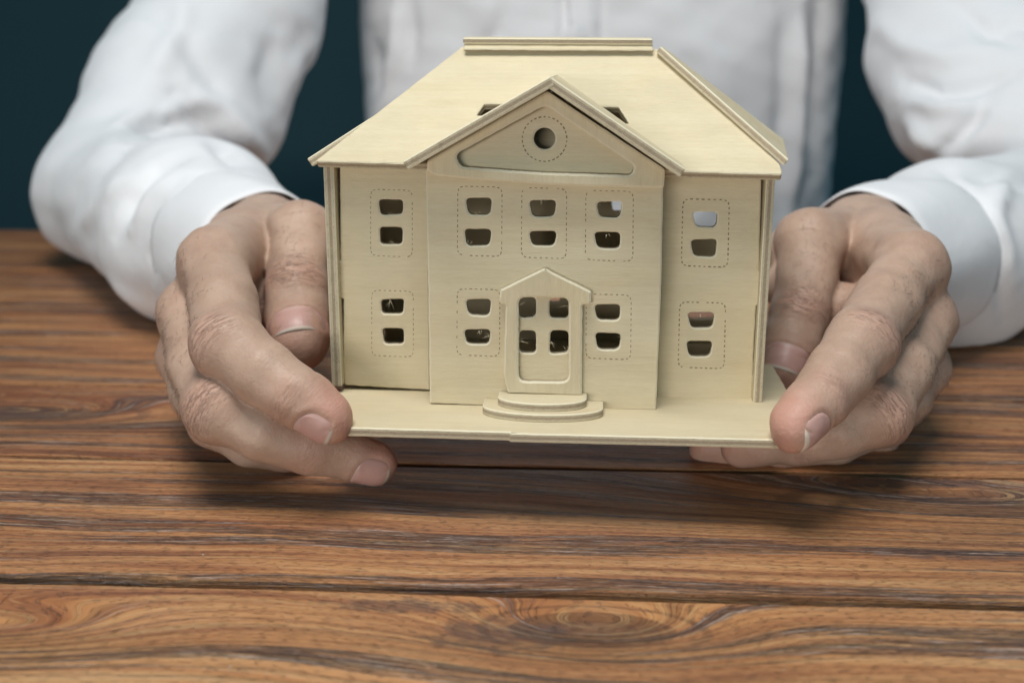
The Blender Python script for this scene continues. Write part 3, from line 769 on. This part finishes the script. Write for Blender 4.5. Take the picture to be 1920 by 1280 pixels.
def finger_coords(V, segs):
    """nearest finger for every vertex: arc length s, lateral q, index"""
    best = np.full(len(V), 1e9); s_ = np.zeros(len(V)); who = np.zeros(len(V), int); axv = np.zeros((len(V), 3))
    for fi, (k, lst, tn) in enumerate(segs):
        acc = 0
        for j in range(len(lst) - 1):
            a, ra = lst[j]; b, rb = lst[j + 1]; ab = b - a; L = np.linalg.norm(ab)
            t = np.clip((V - a) @ ab / L ** 2, 0, 1); dd = np.linalg.norm(V - a - t[:, None] * ab, axis=1) - (ra + (rb - ra) * t)
            m = dd < best; best[m] = dd[m]
            te = (V - a) @ ab / L ** 2
            s_[m] = (acc + (te if j in (0, len(lst) - 2) else t)[m] * L); who[m] = fi; axv[m] = ab / L; acc += L
    for fi, (k, lst, tn) in enumerate(segs):      # straight ruler through the bent joint, so creases run square across it
        A = arc(lst)
        for ji in ([3] if k == 't' else [2, 4]):
            c = lst[ji][0]; tg = nrm(nrm(c - lst[ji - 1][0]) + nrm(lst[ji + 1][0] - c))
            r = np.linalg.norm(V - c, axis=1); w_ = (1 - ss(r, 11, 17)) * (who == fi)
            s_ = s_ * (1 - w_) + (A[ji] + (V - c) @ tg) * w_
    return s_, who, axv
nail_specs = []
def arc(lst):
    o = [0]
    for j in range(len(lst) - 1): o.append(o[-1] + np.linalg.norm(lst[j + 1][0] - lst[j][0]))
    return o
def finish_hand(key):
    Fd, V, Q, segs, S, mc = build_hand(key)
    N = vnormals(V, Q)
    s_, who, axv = finger_coords(V, segs)
    red = np.zeros(len(V)); wrk = np.zeros(len(V)); disp = np.zeros(len(V)); lat = np.zeros(len(V))
    nP = nrm(S['nprox'])
    for fi, (k, lst, tn) in enumerate(segs):
        m = who == fi; A = arc(lst)
        nd = nP if k != 't' else nrm((0, -.1, -1))
        ax = nrm(lst[-1][0] - lst[-2][0])
        bl = np.cross(axv, nd); bl /= np.linalg.norm(bl, axis=1)[:, None] + 1e-9
        ji = 3 if k == 't' else 2; c = lst[ji][0]
        if k != 't': nd = nrm(nrm(c - lst[ji - 1][0]) + nrm(c - lst[ji + 1][0]) + .15 * nP)
        bl = np.cross(axv, nd); bl /= np.linalg.norm(bl, axis=1)[:, None] + 1e-9
        lat[m] = ((V - c) * bl).sum(1)[m]
        dors = ss((N @ nd), -.1, .75)
        joints = [(A[3], 1.0, 6.0)] if k == 't' else [(A[2], 1.0, 5.5), (A[4], .35, 3.0)]
        for (js, am, w_) in joints:
            g = np.exp(-((s_ - js) / w_) ** 2) * dors * m * am
            wrk = np.maximum(wrk, g)
            red = np.maximum(red, .35 * np.exp(-((s_ - js) / 6) ** 2) * m * dors)
            wob = vnoise(V, 14, 3) * .9
            for off, aa, ww in ((-3.2, .03, .7), (-.9, .09, .65), (1.6, .08, .65), (4.0, .03, .7)):
                disp -= aa * am * np.exp(-((s_ - js - off - wob - .03 * lat ** 2) / ww) ** 2) * dors * m * np.exp(-(lat / 8.5) ** 2)
        # palm-side flexion line
        for js in ([A[2], A[4]] if k != 't' else [A[3]]):
            disp -= .35 * np.exp(-((s_ - js) / .9) ** 2) * ss(-(N @ nd), .1, .7) * m
        red = np.maximum(red, .85 * ss(s_, A[-1] - 14, A[-1] + 2) * m * (1 - .5 * ss(N @ tn, .2, .8)))
        # nails
        if (k in 'it') or (k == 'm' and key == 'a'):
            tip, rt = lst[-1]; al = nrm(np.array(tn) - ax * np.dot(tn, ax)); bb = nrm(np.cross(ax, al))
            rn = rt * (1.0 if k == 't' else .98)
            ln = {'t': 9.2, 'i': 9.6, 'm': 10.0}[k]; wn = rn * (.95 if k == 't' else .84)
            cs = {'t': 4.6, 'i': 4.2, 'm': 4.2}[k]                    # free edge lies this far past tip centre
            q = V - tip; sx = q @ ax - (cs - ln / 2); sy = q @ bb; sn = q @ al
            near = (np.linalg.norm(q, axis=1) < 18) & (sn > -1)
            e = (np.abs(sx / (ln / 2)) ** 3.2 + np.abs(sy / wn) ** 3.2) ** (1 / 3.2)
            gm = near * m * ss(sn, 0, rt * .35)
            disp += gm * (-.45 * np.exp(-((e - 1.0) / .10) ** 2) * ss(sx, ln / 2 - .5, ln / 5) + .35 * np.exp(-((e - 1.24) / .14) ** 2) * ss(sx, ln / 2, -ln / 3) - .12 * ss(e, 1.0, .8))
            nail_specs.append((key, k, tip, rt, ax, al, bb, ln, wn, cs, lst))
    for k, (p, r) in mc.items():
        g = np.exp(-(np.linalg.norm(V - p, axis=1) / 11) ** 2) * ss(N @ nP, -.2, .5)
        red = np.maximum(red, .35 * g); wrk = np.maximum(wrk, .4 * g)
    disp += .20 * vnoise(V, 13, 5) + .03 * vnoise(V, 5, 8)
    # tendons / veins on the back of the hand
    V2 = V + N * disp[:, None]
    return dict(V=V2, Q=Q, red=red, wrk=np.clip(wrk, 0, 1), s=s_, lat=lat, who=who, segs=segs, Fd=Fd, N=N, S=S)
HM = {k: finish_hand(k) for k in ('a', 'b')}

# --- arm chains (camera frame): used by body and shirt
ARM = {
 'a': [(495, 492, 425, 34), (372, 440, 520, 43), (206, 366, 650, 40), (330, 190, 705, 55), (440, 20, 755, 60), (500, -220, 800, 64), (560, -480, 830, 66)],
 'b': [(1618, 494, 422, 34), (1775, 484, 490, 41), (2050, 392, 600, 42), (1930, 190, 680, 56), (1815, 40, 735, 60), (1735, -220, 790, 66), (1700, -480, 830, 66)]}
def chain_pts(key): return [P4(q) for q in ARM[key]]

# body: hands extended up the arms to the torso, one mesh
bm = bmesh.new()
lay_sk = bm.verts.layers.float_vector.new('sk'); lay_fl = bm.verts.layers.float_vector.new('flow')
for key in ('a', 'b'):
    H = HM[key]; Wv = c2w(H['V']) / 1000
    vs = []
    for i, p in enumerate(Wv):
        v = bm.verts.new(p); v[lay_sk] = (float(H['red'][i]), float(H['wrk'][i]), 0); v[lay_fl] = (float(H['s'][i]), float(H['lat'][i]), float(H['who'][i]) * 7.3); vs.append(v)
    for f in H['Q']:
        try: bm.faces.new([vs[i] for i in f])
        except ValueError: pass
    loop = [e for e in bm.edges if e.is_boundary and all(v in set(vs) for v in ())] if False else [e for e in bm.edges if e.is_boundary]
    bset = {v for e in loop for v in e.verts}
    bset = [v for v in bset if (np.array(v.co) * 1000 - CP) @ AF > 425]
    bedges = [e for e in loop if all(v in set(bset) for v in e.verts)]
    cen0 = np.mean([np.array(v.co) for v in bset], 0)
    rad0 = np.mean([np.linalg.norm(np.array(v.co) - cen0) for v in bset])
    prev = cen0; ch = chain_pts(key)
    targets = [(c2w(ch[1][0]) / 1000, 1.25), (c2w(ch[2][0]) / 1000, 1.25), (c2w(ch[4][0]) / 1000, 1.6), (c2w(ch[6][0]) / 1000, 1.9)]
    for (tc, sc_) in targets:
        r_ = bmesh.ops.extrude_edge_only(bm, edges=bedges)
        nv = [g for g in r_['geom'] if isinstance(g, bmesh.types.BMVert)]; bedges = [g for g in r_['geom'] if isinstance(g, bmesh.types.BMEdge)]
        cc = np.mean([np.array(v.co) for v in nv], 0); rr = np.mean([np.linalg.norm(np.array(v.co) - cc) for v in nv])
        k = rad0 * sc_ / rr
        for v in nv: v.co = Vector(tc + (np.array(v.co) - cc) * k)
    r_ = bmesh.ops.extrude_edge_only(bm, edges=bedges)
    nv = [g for g in r_['geom'] if isinstance(g, bmesh.types.BMVert)]
    for v in nv: v.co = Vector((0.07 + (-.10 if key == 'a' else .10), .93, 1.10))
    bmesh.ops.remove_doubles(bm, verts=nv, dist=.0005)
# torso core inside the shirt
m_t = bmesh.ops.create_uvsphere(bm, u_segments=24, v_segments=14, radius=1)
for v in m_t['verts']: v.co = Vector((0.07 + v.co.x * .165, .945 + v.co.y * .085, .87 + v.co.z * .33))
me = bpy.data.meshes.new("body"); bm.to_mesh(me); bm.free()
body = link("body", me, SKIN, person, smooth=True, M=MPn and Matrix.Identity(4))
body['label'] = "body with bare hands closed round the ends of the base plate"

# nails
def grid_faces(nu, nv): return [(i * nv + j, i * nv + j + 1, (i + 1) * nv + j + 1, (i + 1) * nv + j) for i in range(nu - 1) for j in range(nv - 1)]
def make_nail(spec):
    key, k, tip, rt, ax, al, bb, ln, wn, cs, lst = spec
    HV, HN = HM[key]['V'], HM[key]['N']
    near = np.linalg.norm(HV - tip, axis=1) < 20; HV = HV[near]; HN = HN[near]
    nu, nv = 17, 17; Vn = []; at = []
    for i in range(nu):
        a = -1 + 2 * i / (nu - 1)
        for j in range(nv):
            b = -1 + 2 * j / (nv - 1)
            # square -> superellipse
            rr = max(abs(a), abs(b)); e = (abs(a) ** 3.2 + abs(b) ** 3.2) ** (1 / 3.2) + 1e-9
            A = a * rr / e; B = b * rr / e
            sx = A * ln / 2 * 1.0 + (cs - ln / 2); sy = B * wn
            if a > 0: sx += .5 * (1 - B * B) * a
            R = rt * 1.0
            # smooth nail curve: barrel across, gentle curve along
            bar = math.sqrt(max(0, (R * 1.12) ** 2 - sy ** 2)) - R * .12
            sph = math.sqrt(max(0.5, R ** 2 - (max(0, sx) * .95) ** 2 - sy ** 2))
            hgt = .3 * (bar - .020 * max(0, sx + 1) ** 2) + .7 * sph
            Vn.append(tip + ax * sx + bb * sy + al * hgt); at.append((.5 + A / 2, B, 0))
    Vn = np.array(Vn)
    # seat on the finger: ride just above the smoothed skin underneath
    Lh = HV @ al; hs = np.zeros(len(Vn))
    for i_, p in enumerate(Vn):
        q = p - HV; dist = np.linalg.norm(q - np.outer(q @ al, al), axis=1); w_ = np.exp(-(dist / 1.1) ** 2) * ((HN @ al) > -.1)
        hs[i_] = (w_ * Lh).sum() / (w_.sum() + 1e-9) if w_.sum() > 1e-3 else p @ al
    G = hs.reshape(nu, nv)
    for _ in range(6):
        Gp = np.pad(G, 1, mode='reflect', reflect_type='odd'); G = (G * 2 + Gp[:-2, 1:-1] + Gp[2:, 1:-1] + Gp[1:-1, :-2] + Gp[1:-1, 2:]) / 6
    hs = G.ravel(); cur = Vn @ al
    Vn = Vn + np.outer((hs - cur) * .72 + (np.median(hs - cur)) * .28 + .50, al)
    top = Vn; bot = Vn - al * .6
    allv = c2w(np.concatenate([top, bot])) / 1000; n = nu * nv
    Fs = grid_faces(nu, nv); Fb = [tuple(q + n for q in f[::-1]) for f in Fs]
    rim = [(i, 0) for i in range(nu)] + [(nu - 1, j) for j in range(1, nv)] + [(i, nv - 1) for i in range(nu - 2, -1, -1)] + [(0, j) for j in range(nv - 2, 0, -1)]
    ri = [i * nv + j for i, j in rim]
    Fr = [(ri[q], ri[(q + 1) % len(ri)], ri[(q + 1) % len(ri)] + n, ri[q] + n) for q in range(len(ri))]
    me = from_np("fingernail", allv, Fs + Fb + Fr)
    a_ = me.attributes.new('nl', 'FLOAT_VECTOR', 'POINT'); a_.data.foreach_set('vector', np.array(at + at, float).ravel())
    b_ = bmesh.new(); b_.from_mesh(me); bmesh.ops.recalc_face_normals(b_, faces=b_.faces); b_.to_mesh(me); b_.free()
    _PW[body.name] = Matrix.Identity(4)
    link("fingernail", me, NAIL, body, smooth=True, M=Matrix.Identity(4))
for sp in nail_specs: make_nail(sp)

# ------------------------------------------------------------------ shirt
def shirt_mesh():
    lo = np.array([-350, -560, 400.0]); hi = np.array([520, 420, 1120.0]); h = 6.0
    Fd = Field(lo, hi, h); d = Fd.new(); d += 200
    up_c = (np.array([0, 0, 1.0]) @ RW.T)
    # torso: stacked ellipse sections, world upright
    def tw(x, y, z): return w2c(np.array([x, y, TABLE + z]))
    ny = np.array([0, 1.0, 0]) @ RW.T
    def addt(a, b, ra, rb, k, f): add(Fd, d, a, b, ra, rb, k, (ny, f))
    addt(tw(76, 950, -140), tw(76, 950, 300), 201, 208, 30, .60)
    addt(tw(76, 950, 300), tw(76, 955, 380), 208, 150, 40, .55)
    torso = d.copy()
    for key in ('a', 'b'):
        da = np.full(Fd.n, 260.0, np.float32); ch = chain_pts(key)
        for j in range(len(ch) - 1):
            (a, ra), (b, rb) = ch[j], ch[j + 1]
            if j == 0: a = a + nrm(b - a) * 30; ra = 31
            add(Fd, da, a, b, ra, rb, 14)
        if key == 'a':
            for p0, p1, r in (((385, 215, 715), (430, 165, 735), 42), ((420, 270, 700), (445, 225, 722), 26)):
                add(Fd, da, C(*p0), C(*p1), r, r, 22)
        else:
            for p0, p1, r in (((1800, 195, 700), (1760, 120, 730), 46), ((1800, 262, 660), (1850, 230, 680), 26)):
                add(Fd, da, C(*p0), C(*p1), r, r, 22)
        d = smin(d, da, 20)
    V, Q = surface_nets(Fd, d)
    return Fd, lap(V, Q, 4, .5), Q
Fd_s, SV, SQ = shirt_mesh()
SN = vnormals(SV, SQ)
def subdiv(V, Q):
    """one linear subdivision of the quad mesh"""
    E = np.concatenate([Q[:, [i, (i + 1) % 4]] for i in range(4)]); Es = np.sort(E, 1)
    key = Es[:, 0].astype(np.int64) * len(V) + Es[:, 1]; uq, inv = np.unique(key, return_inverse=True)
    e0, e1 = uq // len(V), uq % len(V); n = len(V); m = len(Q)
    mid = (V[e0] + V[e1]) / 2; cen = V[Q].mean(1); ei = inv.reshape(4, m) + n; ci = np.arange(m) + n + len(uq)
    F4 = [np.stack([Q[:, i], ei[i], ci, ei[i - 1]], 1) for i in range(4)]
    return np.concatenate([V, mid, cen]), np.concatenate(F4)
SV, SQ = subdiv(SV, SQ); SV = lap(SV, SQ, 4, .5); SN = vnormals(SV, SQ)
def proj(V): return np.stack([960 + F * V[:, 0] / V[:, 2], 640 + F * V[:, 1] / V[:, 2]], 1)
def seg_dist(P, pl):
    best = np.full(len(P), 1e9); tt = np.zeros(len(P)); n = len(pl) - 1
    for i in range(n):
        a, b = np.array(pl[i], float), np.array(pl[i + 1], float); ab = b - a; t = np.clip((P - a) @ ab / (ab @ ab), 0, 1)
        dd = np.linalg.norm(P - a - t[:, None] * ab, axis=1); m = dd < best; best[m] = dd[m]; tt[m] = (i + t[m]) / n
    return best, tt
PXY = proj(SV); facing = ss(-(SN * (SV / np.linalg.norm(SV, axis=1)[:, None])).sum(1), .0, .35)
disp = np.zeros(len(SV))
# folds: polyline on the cloth, height mm (negative = valley), half width px
FOLDS = [
 ([(330, 180), (380, 225), (420, 280), (470, 325)], -9, 16), ([(350, 160), (420, 200), (470, 262), (500, 300)], 6, 18),
 ([(170, 300), (235, 235), (330, 200), (400, 190)], 5, 16), ([(185, 330), (240, 265), (320, 232), (370, 240)], -5, 12),
 ([(120, 430), (150, 350), (210, 290), (250, 262)], -4, 14), ([(150, 440), (185, 370), (230, 325)], 4, 13),
 ([(215, 440), (240, 370), (290, 310), (350, 290)], -5, 13), ([(245, 430), (275, 370), (330, 325), (400, 300)], 4, 12),
 ([(290, 560), (280, 480), (310, 400), (380, 335), (450, 305)], -4, 9), ([(325, 180), (270, 240), (200, 300)], -3, 12),
 ([(260, 0), (330, 60), (400, 150), (420, 200)], -4, 22), ([(350, 0), (330, 70), (280, 150)], 5, 22), ([(520, 60), (500, 140), (520, 220)], -5, 24),
 ([(600, 60), (560, 120), (545, 190)], 5, 16), ([(110, 490), (200, 530), (300, 590)], 4, 12),
 ([(1700, 150), (1760, 175), (1830, 165), (1900, 140)], -8, 14), ([(1690, 185), (1760, 205), (1840, 200)], 6, 16),
 ([(1760, 290), (1800, 255), (1830, 220), (1850, 190)], -8, 16), ([(1700, 215), (1730, 262), (1760, 290)], 5, 14),
 ([(1850, 60), (1900, 40), (1960, 50)], -5, 14), ([(1640, 40), (1700, 90), (1780, 110), (1860, 90)], 5, 22), ([(1780, 0), (1850, 60), (1920, 80)], -4, 16),
 ([(1760, 320), (1830, 380), (1870, 470), (1880, 600)], -4, 10), ([(1800, 330), (1880, 330), (1960, 360)], -4, 14), ([(1900, 300), (1860, 400), (1900, 520)], 4, 20),
 ([(1505, 0), (1500, 150), (1490, 300), (1480, 420)], 9, 13), ([(1540, 0), (1530, 180), (1525, 330)], -8, 14), ([(1470, 0), (1468, 200), (1450, 400)], -4, 16),
 ([(745, 0), (742, 100), (720, 190), (690, 300)], 7, 14), ([(775, 0), (770, 120)], -5, 14), ([(700, 60), (720, 200)], -4, 12),
 ([(1250, 0), (1330, 120), (1420, 300)], 3, 30), ([(860, 0), (960, 40)], 3, 30), ([(1058, -120), (1058, 80), (1056, 420)], -8, 7), ([(1122, -120), (1122, 80), (1121, 420)], -5, 6), ([(950, 0), (930, 60), (880, 120)], -4, 14),
]
for pl, hgt, wd in FOLDS:
    dd, tt = seg_dist(PXY, pl); fade = np.sin(np.clip(tt, .04, .96) * math.pi) ** .6
    disp += .95 * hgt * np.exp(-(dd / (wd * 1.0)) ** 2) * fade * facing
disp += 1.2 * vnoise(SV, 110, 21) + .6 * vnoise(SV * np.array([1, 1.6, 1]), 42, 22)
SV = lap(SV + SN * disp[:, None], SQ, 2, .5)
Ws = c2w(SV); Ws[:, 2] = np.where(Ws[:, 1] < 772, np.maximum(Ws[:, 2], TABLE + 1.2), Ws[:, 2])
# keep the shirt front behind the table edge
shirt = link("shirt", from_np("shirt", Ws / 1000, SQ), CLOTH, person, smooth=True, M=Matrix.Identity(4))
shirt['label'] = "creased white long sleeved shirt"; _PW[shirt.name] = Matrix.Identity(4)
# cuffs
def tube(name, c0, c1, r0, r1, th, mat, tilt=(0, 0, 0), flat=1.0, open_=0.0, n=96, m=14, seed=0):
    ax = nrm(c1 - c0); L = np.linalg.norm(c1 - c0); up = np.array([0, -1.0, 0]); e1 = nrm(up - ax * (up @ ax)); e2 = np.cross(ax, e1)
    Vv = []
    prof = [(t, 0) for t in np.linspace(0, 1, m)] + [(t, -1) for t in np.linspace(1, 0, m)]
    for (t, s) in prof:
        for i in range(n):
            a = 2 * math.pi * i / n; dr = math.cos(a) * tilt[0] + math.sin(a) * tilt[1]
            r = (r0 + (r1 - r0) * math.sin(t * math.pi / 2) ** .9) + s * th + .5 * math.sin(3 * a + seed + 2 * t) * (1 - t) + .35 * math.sin(7 * a + t * 3 + seed)
            if t < .06 or t > .94: r -= .25 * th * (1 if s == 0 else -1)
            Vv.append(c0 + ax * (L * t + dr * (1 - t)) + e1 * math.cos(a) * r + e2 * math.sin(a) * r * flat)
    k = len(prof); Fs = [((i) * n + j, i * n + (j + 1) % n, ((i + 1) % k) * n + (j + 1) % n, ((i + 1) % k) * n + j) for i in range(k) for j in range(n)]
    me = from_np(name, c2w(np.array(Vv)) / 1000, Fs)
    b_ = bmesh.new(); b_.from_mesh(me); bmesh.ops.recalc_face_normals(b_, faces=b_.faces); b_.to_mesh(me); b_.free()
    return link(name, me, mat, shirt, smooth=True, M=Matrix.Identity(4))
for key, s in (('a', 1), ('b', 2)):
    ch = chain_pts(key); ax = nrm(ch[1][0] - ch[0][0])
    tube("cuff", ch[0][0] - ax * 4, ch[0][0] + ax * 56, 28.5, 33.4 if key == 'a' else 35.6, 1.3, CLOTH2, seed=s)
# placket and buttons on the torso front
def torso_front(px, py):
    d = np.array([(px - 960) / F, (py - 640) / F, 1.0]); best = None
    P = proj(SV[:0]) if False else None
    return None
import mathutils
bvh = mathutils.bvhtree.BVHTree.FromPolygons([tuple(v) for v in Ws], [tuple(int(i) for i in f) for f in SQ])
def hit(px, py):
    d = np.array([(px - 960) / F, (py - 640) / F, 1.0]) @ RW
    r = bvh.ray_cast(Vector(CP), Vector(d).normalized()); return (np.array(r[0]), np.array(r[1])) if r[0] is not None else (None, None)
def strip_on(name, x0f, x1f, ys, th, mat, parent):
    Vv = []; 
    for y in ys:
        for x in np.linspace(x0f(y), x1f(y), 6):
            p, n_ = hit(x, y)
            if p is None: p, n_ = W(x, y, 850), np.array([0, -1.0, 0])
            if n_[1] > 0: n_ = -n_
            Vv.append(p + n_ * th)
    nr = len(ys); top = np.array(Vv); bot = top + np.array([0, 3.0, 0]); n = len(top)
    Fs = grid_faces(nr, 6); Fb = [tuple(q + n for q in f[::-1]) for f in Fs]
    rim = [i * 6 for i in range(nr)] + [(nr - 1) * 6 + j for j in range(1, 6)] + [i * 6 + 5 for i in range(nr - 2, -1, -1)] + [j for j in range(4, 0, -1)]
    Fr = [(rim[q], rim[(q + 1) % len(rim)], rim[(q + 1) % len(rim)] + n, rim[q] + n) for q in range(len(rim))]
    me = from_np(name, np.concatenate([top, bot]) / 1000, Fs + Fb + Fr)
    b_ = bmesh.new(); b_.from_mesh(me); bmesh.ops.recalc_face_normals(b_, faces=b_.faces); b_.to_mesh(me); b_.free()
    return link(name, me, mat, parent, smooth=False, M=Matrix.Identity(4))
strip_on("placket", lambda y: 1061, lambda y: 1118, list(range(-160, 500, 22)), 3.2, CLOTH, shirt)
for y in (-120, 60, 235):
    p, n_ = hit(1090, y)
    if p is None: continue
    if n_[1] > 0: n_ = -n_
    b_ = bmesh.new(); bmesh.ops.create_cone(b_, cap_ends=True, segments=20, radius1=.0052, radius2=.0046, depth=.002)
    me = bpy.data.meshes.new("button"); b_.to_mesh(me); b_.free()
    q = Vector(n_).to_track_quat('Z', 'Y').to_matrix().to_4x4(); q.translation = Vector((p + n_ * 3.2) / 1000)
    link("button", me, BUTTM, shirt, M=q)

# ------------------------------------------------------------------ fine hair on the fingers and backs of the hands
hv, hf = [], []
rh = np.random.default_rng(5)
for key in ('a', 'b'):
    H = HM[key]; V, N, s_, who, segs = H['V'], H['N'], H['s'], H['who'], H['segs']; nP = nrm(H['S']['nprox'])
    wgt = np.zeros(len(V))
    for fi, (k, lst, tn) in enumerate(segs):
        A = arc(lst); m = who == fi
        if k in 'imr': wgt += m * ss(s_, -6, 6) * (1 - ss(s_, A[2] - 9, A[2] - 3)) * ss(N @ nP, .3, .8) * ss(vnoise(V, 16, 40 + fi), -.5, .6)
        if k == 't': wgt += m * .5 * ss(s_, A[1] + 4, A[1] + 10) * (1 - ss(s_, A[3] - 8, A[3] - 2)) * ss(N @ np.array([0, -.1, -1]), .4, .9)
    ids = rh.choice(len(V), 420, p=wgt / wgt.sum(), replace=False)
    for i in ids:
        p = V[i]; n_ = N[i]; fi = who[i]; lst = segs[fi][1]; ax = nrm(lst[2][0] - lst[0][0])
        d = ax + .55 * rh.normal(size=3); d = nrm(d - n_ * (d @ n_)); L = rh.uniform(1.2, 3.2); sd = np.cross(d, n_); r = rh.uniform(.030, .05)
        b = len(hv); q = [p - n_ * .1, p + d * L * .4 + n_ * .45, p + d * L * .75 + n_ * .5 + sd * L * .12, p + d * L + n_ * .25 + sd * L * .25]
        for j, c in enumerate(q):
            rr = r * (1 - .27 * j)
            for t in range(3):
                a_ = t * 2.094; hv.append(c2w(c + (sd * math.cos(a_) + n_ * math.sin(a_)) * rr) / 1000)
        for j in range(3):
            for t in range(3): hf.append((b + j * 3 + t, b + j * 3 + (t + 1) % 3, b + j * 3 + 3 + (t + 1) % 3, b + j * 3 + 3 + t))
o = link("hair", from_np("hair", hv, hf), HAIRM, person, M=Matrix.Identity(4)); o['kind'] = 'stuff'
